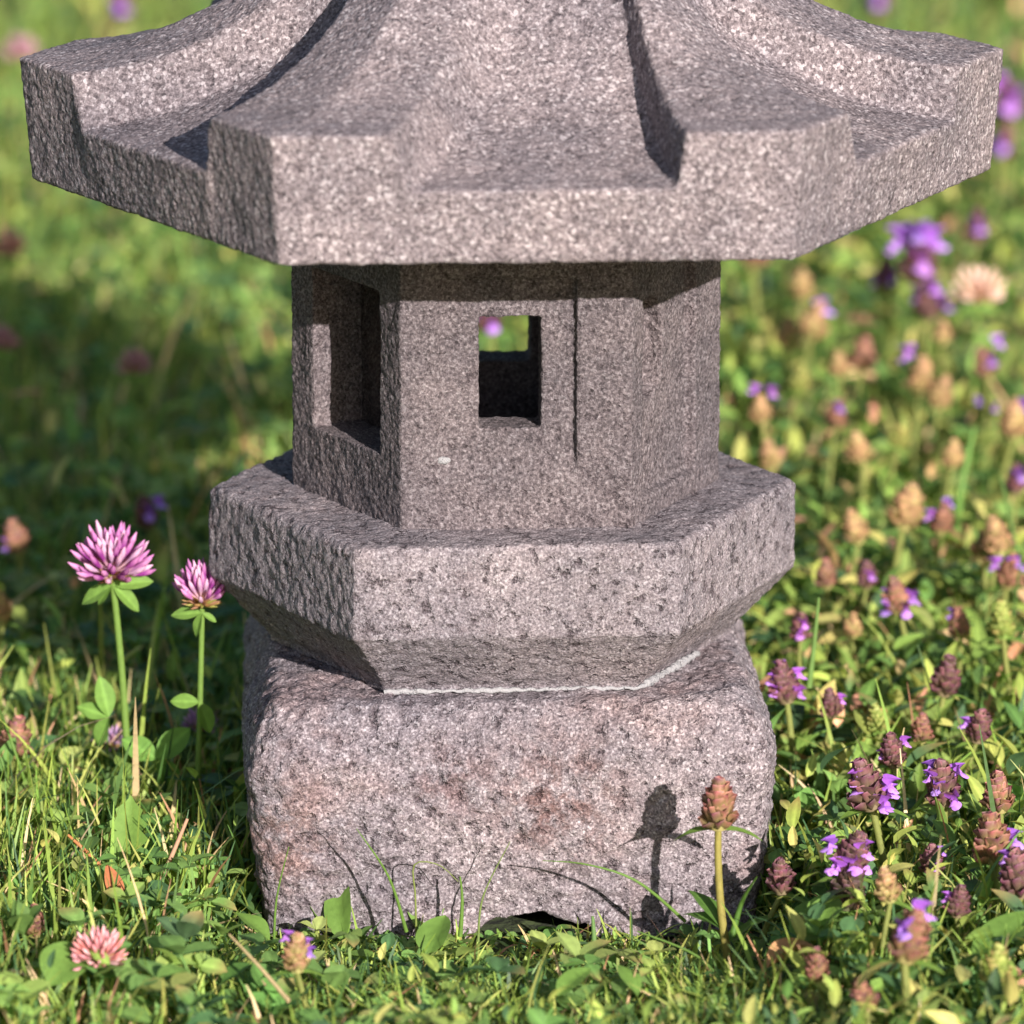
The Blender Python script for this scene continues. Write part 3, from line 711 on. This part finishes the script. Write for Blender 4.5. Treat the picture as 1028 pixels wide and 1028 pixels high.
S = [  # px, py(bottom of head), z, scale, tone, florets (yaw,t,s), label
 (876, 812, .050, 1.15, 'purple', ((3.3, .75, 1), (3.6, .45, 1), (-.3, .55, 1.1), (.0, .35, 1), (-.9, .1, 1.3), (2.8, .95, .8)), 'tall dark selfheal with violet florets on both sides, right of the base'),
 (898, 770, .048, .8, 'purple', ((.4, .8, 1), (2.9, .4, 1)), 'small violet selfheal just behind the tall dark one'),
 (850, 882, .040, 1.1, 'purple', ((3.2, .8, 1), (-.4, .7, 1.2), (-1.2, .4, 1.2), (-2.3, .3, 1.1), (-.1, .35, 1)), 'selfheal with a ring of lilac florets above a darker head'),
 (847, 912, .030, 1.0, 'dark', (), 'nearly black spent selfheal head under the lilac ringed one'),
 (785, 897, .030, .8, 'purple', (), 'small reddish purple selfheal bud close to the base corner'),
 (948, 808, .045, 1.05, 'purple', ((3.4, .7, 1), (2.7, .9, 1), (-1.0, .2, 1.2), (.3, .8, 1), (-2.2, .5, 1)), 'loose selfheal with scattered pink violet florets near the right edge'),
 (1004, 815, .045, .95, 'brown', (), 'squat russet selfheal head at the right edge above the darker one'),
 (999, 866, .042, 1.15, 'brown', ((.1, .5, 1.1), (-1.0, -.1, .9)), 'broad maroon selfheal head with one lilac floret at the right edge'),
 (1025, 900, .038, 1.1, 'purple', ((3.0, .9, .9),), 'maroon selfheal cut off by the right edge of the view'),
 (908, 965, .048, 1.15, 'brown', ((-1.6, .75, 1.3), (.5, 1.0, 1.2)), 'selfheal with two lilac florets nearest the bottom right'),
 (894, 905, .048, .85, 'orange', (), 'pale rusty selfheal head behind the two floret one'),
 (1000, 990, .035, .9, 'green', (), 'greenish unripe selfheal head in the bottom right corner'),
 (790, 705, .050, 1.0, 'purple', ((2.2, .9, 1), (3.1, .6, 1), (-.6, .3, 1), (-2.5, .3, 1), (.4, .7, 1)), 'rosy violet selfheal touching the right outline of the base'),
 (803, 643, .055, .7, 'purple', ((-1.5, .3, 1.3), (-1.2, .8, 1.2)), 'pair of tiny violet florets right of the platform underside'),
 (903, 616, .055, .95, 'brown', ((3.1, .5, 1.2), (3.5, .1, 1.2), (-.2, .5, 1.2), (-1.0, .2, 1.2)), 'selfheal with vivid violet florets to either side, middle right'),
 (947, 698, .050, .95, 'purple', (), 'round brown purple selfheal head without flowers, middle right'),
 (1007, 640, .058, .9, 'green', (), 'yellow green hairy head beside dark clover leaves at the right edge'),
 (906, 530, .062, 1.35, 'orange', (), 'large blurred ochre selfheal head level with the platform top'),
 (862, 545, .055, 1.0, 'orange', (), 'smaller rusty selfheal head left of the large ochre one'),
 (943, 535, .055, .8, 'brown', ((3.0, .6, 1.2), (.2, 1.1, 1.1)), 'blurred pink violet selfheal right of the large ochre head'),
 (985, 565, .055, 1.2, 'orange', (), 'tall tan orange selfheal head near the right edge'),
 (1003, 556, .062, 1.1, 'orange', (), 'orange selfheal head behind the tall tan one at the edge'),
 (1010, 590, .055, .9, 'brown', ((3.0, .7, 1.3), (-.6, .8, 1.3)), 'blurred selfheal with two lilac florets under the orange edge heads'),
 (866, 465, .06, 1.0, 'orange', (), 'faint ochre selfheal head above the platform corner'),
 (765, 425, .07, .9, 'orange', ((3.14, 2.2, 1.6), (0, 2.2, 1.6)), 'orange stalk with a violet floret at each side, next to the chamber'),
 (813, 340, .07, 1.3, 'orange', ((.1, .9, 1.7),), 'blurred orange selfheal with a single violet floret right of the chamber'),
 (790, 350, .06, 1.1, 'orange', (), 'small blurred amber head left of the single floret one'),
 (892, 292, .075, 1.0, 'purple', ((3.1, .3, 1.9), (-1.5, .5, 1.8)), 'violet blurred selfheal on the left of the tall purple cluster'),
 (920, 285, .085, 1.5, 'purple', ((2.8, .9, 2.2), (.2, .9, 2.0), (-1.5, .6, 2.2), (-1.5, 1.2, 2)), 'big blurred pink purple selfheal in the purple cluster under the eave'),
 (935, 320, .07, 1.1, 'purple', ((3.0, .7, 1.9), (-.1, .4, 2.0), (-1.5, 1.0, 1.9)), 'lowest violet selfheal of the purple cluster under the eave'),
 (980, 245, .075, 1.1, 'purple', ((-1.5, .6, 1.8),), 'lone blurred purple selfheal far right, just below the eave corner'),
 (923, 395, .065, 1.2, 'orange', ((2.6, 1.2, 1.7),), 'blurred orange selfheal topped by one violet floret'),
 (940, 410, .06, 1.1, 'orange', (), 'dull orange selfheal head right of the one topped by a floret'),
 (992, 378, .065, .9, 'brown', ((-1.5, .6, 1.8), (.3, 1.2, 1.4)), 'blurred lilac selfheal near the right edge below the pale clover'),
 (980, 413, .06, .6, 'green', ((-1.5, .6, 2.0),), 'single blurred lilac dot, left of a pair at the right edge'),
 (998, 420, .06, .6, 'green', ((-1.5, .6, 2.0),), 'single blurred lilac dot, right of a pair at the right edge'),
 (1018, 440, .06, 1.3, 'orange', ((-.6, .9, 1.7),), 'blurred orange and pink selfheal at the right edge, mid height'),
 (865, 372, .065, 1.0, 'brown', (), 'faded dusky pink selfheal head in the blurred right background'),
 (842, 378, .065, .8, 'orange', (), 'cream coloured thin selfheal head left of the dusky pink one'),
 (1012, 122, .085, 1.4, 'purple', ((-1.5, .6, 2.6), (3, .9, 2.2)), 'far blurred violet selfheal right of the roof corner'),
 (1004, 158, .08, 1.1, 'purple', ((-1.5, .5, 2.3),), 'far blurred violet selfheal just under the roof corner at right'),
 (880, 14, .085, 1.3, 'purple', ((-1.5, .6, 2.4),), 'farthest blurred violet flower above the right roof slope'),
 (755, 268, .07, 1.3, 'brown', ((-1.5, .8, 2.0),), 'blurred rosy selfheal peeping out under the eave right of the chamber'),
 (150, 530, .040, .9, 'purple', ((-1.5, .6, 1.4), (-.4, .9, 1.2)), 'dark violet selfheal in the lantern shadow above the clovers'),
 (20, 555, .045, .9, 'brown', ((3.3, .2, 1.4),), 'dusky pink selfheal at the left edge above the sunlit grass'),
 (3, 625, .045, .9, 'orange', (), 'rusty selfheal head cut by the left edge'),
 (494, 332, .085, 1.0, 'purple', ((-1.5, .3, 2.0), (3, .5, 1.8)), 'blurred violet flower seen through the chamber window'),
 (120, 22, .085, 1.3, 'purple', ((-1.5, .5, 2.2),), 'far blurred purple flower above the left roof corner'),
 (298, 975, .028, .95, 'orange', ((2.6, .95, 1), (.0, .55, 1), (.5, .8, .8)), 'small selfheal with violet florets by the leaves below the base left corner'),
 (12, 760, .035, 1.0, 'brown', (), 'reddish brown spent selfheal at the left edge behind the grass'),
 (35, 940, .022, .7, 'brown', (), 'tiny dusty pink bud in the grass near the bottom left'),
 (805, 300, .07, 1.0, 'orange', (), 'blurred amber head behind the single floret selfheal'),
 (855, 640, .045, .7, 'orange', (), 'small straw coloured head left of centre in the right meadow'),
 (885, 735, .040, .7, 'green', (), 'small green selfheal bud above the tall dark selfheal'),
 (775, 470, .06, .9, 'orange', (), 'blurred rusty head just right of the platform corner'),
 (838, 430, .06, .8, 'brown', ((-1.2, .9, 1.5),), 'small blurred brown head with a mauve floret, right of the stalk with paired florets'),
 (900, 450, .06, .85, 'green', (), 'small blurred yellow green head above the large ochre one'),
 (955, 470, .06, .9, 'orange', (), 'blurred tan head by the tall blurred blade'),
 (1020, 495, .055, .8, 'purple', ((-1.5, .8, 1.4),), 'blurred mauve selfheal cut by the right edge above the tan orange head'),
 (830, 590, .05, .75, 'brown', (), 'small rust head between platform corner and the tall pale blade'),
 (870, 590, .05, .7, 'purple', ((-1.2, .6, 1.2),), 'little mauve selfheal left of the vivid violet one'),
 (965, 640, .05, .75, 'brown', ((2.6, .8, 1.2),), 'little brown selfheal left of the yellow green hairy head'),
 (835, 720, .045, .7, 'purple', ((.3, .7, 1.0),), 'small mauve head midway between the base outline and the tall dark selfheal'),
 (925, 745, .042, .7, 'brown', (), 'small brown head just above the loose pink violet selfheal'),
 (980, 745, .045, .8, 'purple', ((3.0, .6, 1.1),), 'small wine red head above the squat russet one'),
 (935, 880, .035, .75, 'purple', ((-1.2, .5, 1.0), (.4, .8, 1.0)), 'low mauve selfheal between the lilac ringed and the maroon heads'),
 (960, 920, .035, .7, 'purple', ((2.6, .6, 1.1),), 'low dark violet head left of the edge cut maroon one'),
 (870, 1015, .03, .75, 'brown', (), 'low brown head at the bottom margin under the two floret selfheal'),
 (945, 345, .065, .8, 'orange', (), 'blurred amber head below the pale peach clover'),
 (800, 395, .06, .8, 'green', (), 'blurred pale green bud right of the stalk with paired florets'),
 (820, 985, .030, .7, 'brown', (), 'tiny russet head low in the grass right of the front selfheal'),
]
for i, (px, py, z, sc, tone, fl, lab) in enumerate(S):
    flower_at('s', px, py, z, lab, scale=sc * (.84 if tone == 'orange' else .95), tone=tone, florets=fl, seed=20 + i, bx=random.uniform(-.012, .012), roty=random.uniform(-.3, .3),
              leaves=((random.uniform(-.5, .5), .3), (random.uniform(2.6, 3.6), .3)), lower=((.5, random.uniform(0, 6), .018, .4, .4), (.5, random.uniform(0, 6), .018, .4, .4)))
flower_at('c', 982, 305, .08, 'pale peach blurred clover in the right background', scale=.9, seed=8, n=44, pinks=[(.80, .60, .50), (.85, .66, .6)])
flower_at('c', 6, 258, .085, 'blurred coral pink clover at the left edge in the sunlit strip', scale=.75, seed=9, n=40, pinks=[(.62, .26, .2), (.55, .3, .26)])
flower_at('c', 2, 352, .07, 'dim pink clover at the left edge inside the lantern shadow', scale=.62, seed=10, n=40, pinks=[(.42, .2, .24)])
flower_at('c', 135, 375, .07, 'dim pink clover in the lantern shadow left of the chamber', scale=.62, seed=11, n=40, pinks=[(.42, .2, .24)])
flower_at('c', 20, 62, .09, 'far blurred pink clover beside the left roof corner', scale=.8, seed=12, n=40, pinks=[(.5, .26, .36)])

# ------------------------------------------------------------------ single leaves and blades one can point to
def solo_leaf(name, px, py, z, yaw, pitch, L_, W, colr, label, cat='leaf', mat=None, roll=0, group=None, **kw):
    p = at_z(px, py, z); root_o = None
    lt, lf = leaf_template(1, W, 14, 7, kw.pop('cup', .15), kw.pop('droop', .25), **kw)
    V, F, C = instance(lt, lf, np.zeros((1, 3)), np.array([yaw]), np.array([pitch]), np.array([roll]), np.array([L_]), np.array([colr]))
    A = Acc(); A.add(V, F, C)
    o = A.build(name, mat or LEAF); o.location = p
    tag(o, label, cat, group); return o
OV = (.15, .26, .05)
for (px, py, z, yaw, pit, L_, W, rl_, lab) in [
    (325, 935, .004, 2.1, 1.15, .020, .55, .5, 'upright folded oval leaf at the foot of the base, left of the two round leaves'),
    (345, 945, .004, 1.9, 1.0, .026, .45, -.8, 'long leaning oval leaf at the foot of the base'),
    (425, 935, .004, 1.4, 1.2, .018, .75, .3, 'upper round leaf right of the blade shadow on the base'),
    (430, 960, .006, 1.2, .9, .017, .8, -.2, 'lower round leaf below its twin at the foot of the base'),
    (390, 968, .006, 2.9, .3, .020, .6, .2, 'flat oval leaf in front of the base lying leftward'),
    (290, 930, .004, 1.8, 1.2, .022, .5, .5, 'pointed leaf against the lower left corner of the base'),
    (270, 945, .010, 2.5, .7, .017, .65, .2, 'small leaf with reddish tip below the base left corner'),
    (15, 925, .032, 2.6, .5, .026, .7, .3, 'large yellow green leaf at the left edge near the bottom'),
    (50, 990, .026, 1.0, .6, .022, .8, .3, 'broad round clover leaf by the small pale clover head'),
    (795, 945, .022, .4, .5, .026, .9, .2, 'broad heart shaped leaf shaded under the purple bud'),
    (820, 930, .030, .9, .8, .014, .9, .2, 'small bright round leaf on top of the heart shaped leaf'),
    (975, 960, .03, .2, .6, .030, .6, .2, 'broad green leaf near the bottom right corner'),
    (560, 1000, .018, .6, .7, .015, .6, .2, 'oval leaf low in the grass below the arch of the base'),
    (640, 1000, .018, 2.0, .7, .015, .5, .2, 'oval leaf in the grass below the right foot of the base')]:
    solo_leaf('oval_leaf', px, py, z, yaw, pit, L_, W, OV if 'yellow' not in lab else (.20, .27, .045), lab, roll=rl_, group='oval leaves round the base')
solo_leaf('dandelion_leaf', 124, 893, .014, 1.45, 1.15, .034, .42, (.16, .27, .05), 'upright jagged light green leaf below the tall clovers', serr=.22, droop=.12)
solo_leaf('dead_leaf', 120, 912, .022, 2.0, 1.05, .017, .38, (.42, .14, .06), 'withered orange brown leaf beside the jagged green leaf', mat=DRY)
solo_leaf('curled_dry_leaf', 770, 972, .022, .4, .4, .020, .5, (.42, .22, .10), 'curled tan dry leaf in the grass right of the front selfheal', mat=DRY, cup=.6)

def strand(name, pts, r0, r1, colr, label, cat='grass blade', mat=None, flat=True, group='single grass blades'):
    """pts: (px,py,Y) way points"""
    W_ = [at_y(*q) for q in pts]; o0 = W_[0].copy()
    P = []
    n = 14
    for i in range(n + 1):
        t = i / n * (len(W_) - 1); k = min(int(t), len(W_) - 2); f = t - k
        g = [W_[max(k - 1, 0)], W_[k], W_[k + 1], W_[min(k + 2, len(W_) - 1)]]
        P.append(.5 * ((2 * g[1]) + (g[2] - g[0]) * f + (2 * g[0] - 5 * g[1] + 4 * g[2] - g[3]) * f * f + (3 * g[1] - g[0] - 3 * g[2] + g[3]) * f ** 3) - o0)
    V, F = tube(P, np.linspace(r0, r1, n + 1) * (.72 if flat and mat is None else 1), 6)
    A = Acc(); A.add(V, F, colr); o = A.build(name, mat or GRASS); o.location = o0
    tag(o, label, cat, group); return o
GB = (.13, .23, .04); STR = (.45, .33, .17)
strand('grass_blade', [(408, 935, -.115), (390, 880, -.12), (358, 832, -.125)], .0011, .0002, GB, 'green blade leaning left before the base with its own shadow')
strand('grass_blade', [(688, 925, -.12), (640, 885, -.125), (590, 868, -.125), (545, 864, -.12)], .0010, .0002, GB, 'long blade arching left across the base front')
strand('grass_blade', [(275, 945, -.11), (278, 900, -.11), (290, 850, -.112)], .0008, .0002, GB, 'thin upright blade at the left side of the base front')
strand('grass_blade', [(418, 940, -.11), (417, 900, -.11), (416, 868, -.11), (440, 868, -.11), (460, 885, -.112)], .0006, .0002, (.20, .24, .06), 'thin hooked blade in front of the base, bent over at its top')
strand('grass_blade', [(462, 940, -.11), (464, 905, -.11), (462, 880, -.11)], .0013, .0004, GB, 'short straight blade right of the hooked one')
strand('grass_blade', [(480, 945, -.11), (485, 900, -.112), (512, 845, -.115)], .0007, .0002, (.2, .26, .08), 'pale thin blade leaning right at the middle of the base')
strand('grass_blade', [(815, 885, -.05), (800, 875, -.05), (762, 845, -.06)], .0009, .0003, (.16, .25, .07), 'straight blade crossing the right outline of the base')
strand('grass_blade', [(760, 880, -.15), (745, 905, -.14), (735, 940, -.14)], .0003, .0019, (.09, .18, .03), 'broad blade leaning right from the front selfheal stem')
strand('grass_blade', [(597, 955, -.125), (596, 935, -.125), (595, 920, -.125)], .0016, .0007, (.15, .26, .08), 'short wide blade at the right end of the arch')
strand('grass_blade', [(812, 690, .06), (818, 640, .06), (822, 600, .06)], .0018, .0006, (.16, .27, .07), 'thick pale green blade standing beside the platform')
strand('grass_blade', [(960, 540, .35), (965, 490, .35), (978, 430, .36)], .0030, .0012, (.16, .30, .06), 'blurred tall green blade in the right background')
strand('grass_blade', [(1005, 480, .25), (1018, 540, .22), (1026, 590, .2)], .0009, .0013, (.16, .27, .07), 'blurred thin blade sloping down at the right edge')
strand('grass_blade', [(30, 800, -.0), (10, 740, .0), (-5, 700, .02)], .0010, .0005, GB, 'green blade leaning out over the left edge')
strand('grass_blade', [(985, 1035, -.2), (950, 975, -.19), (915, 925, -.18)], .0014, .0006, (.2, .3, .08), 'blurred pale blade leaning in at the bottom right corner')
strand('grass_blade', [(905, 830, -.05), (935, 790, -.05), (975, 755, -.05)], .0013, .0007, (.18, .30, .05), 'bright blade bent over the loose violet selfheal')
strand('grass_blade', [(735, 1000, -.16), (700, 960, -.15), (640, 935, -.14)], .0011, .0004, (.14, .24, .05), 'blade lying left below the selfheal shadow')
strand('dry_stalk', [(158, 892, -.09), (172, 860, -.09), (188, 822, -.085)], .0011, .0006, (.42, .24, .15), 'reddish dry stalk lying by the clover stems', 'stalk', DRY, group=None)
strand('dry_stalk', [(290, 1005, -.22), (260, 970, -.21), (230, 938, -.20)],   .0009, .0003, STR, 'pale straw stalk below the base left corner', 'stalk', DRY, group=None)
strand('dry_stalk', [(68, 838, -.085), (90, 858, -.085), (108, 878, -.085)], .0005, .0010, (.42, .16, .06), 'short bright orange stalk leading to the withered leaf', 'stalk', DRY, group=None)
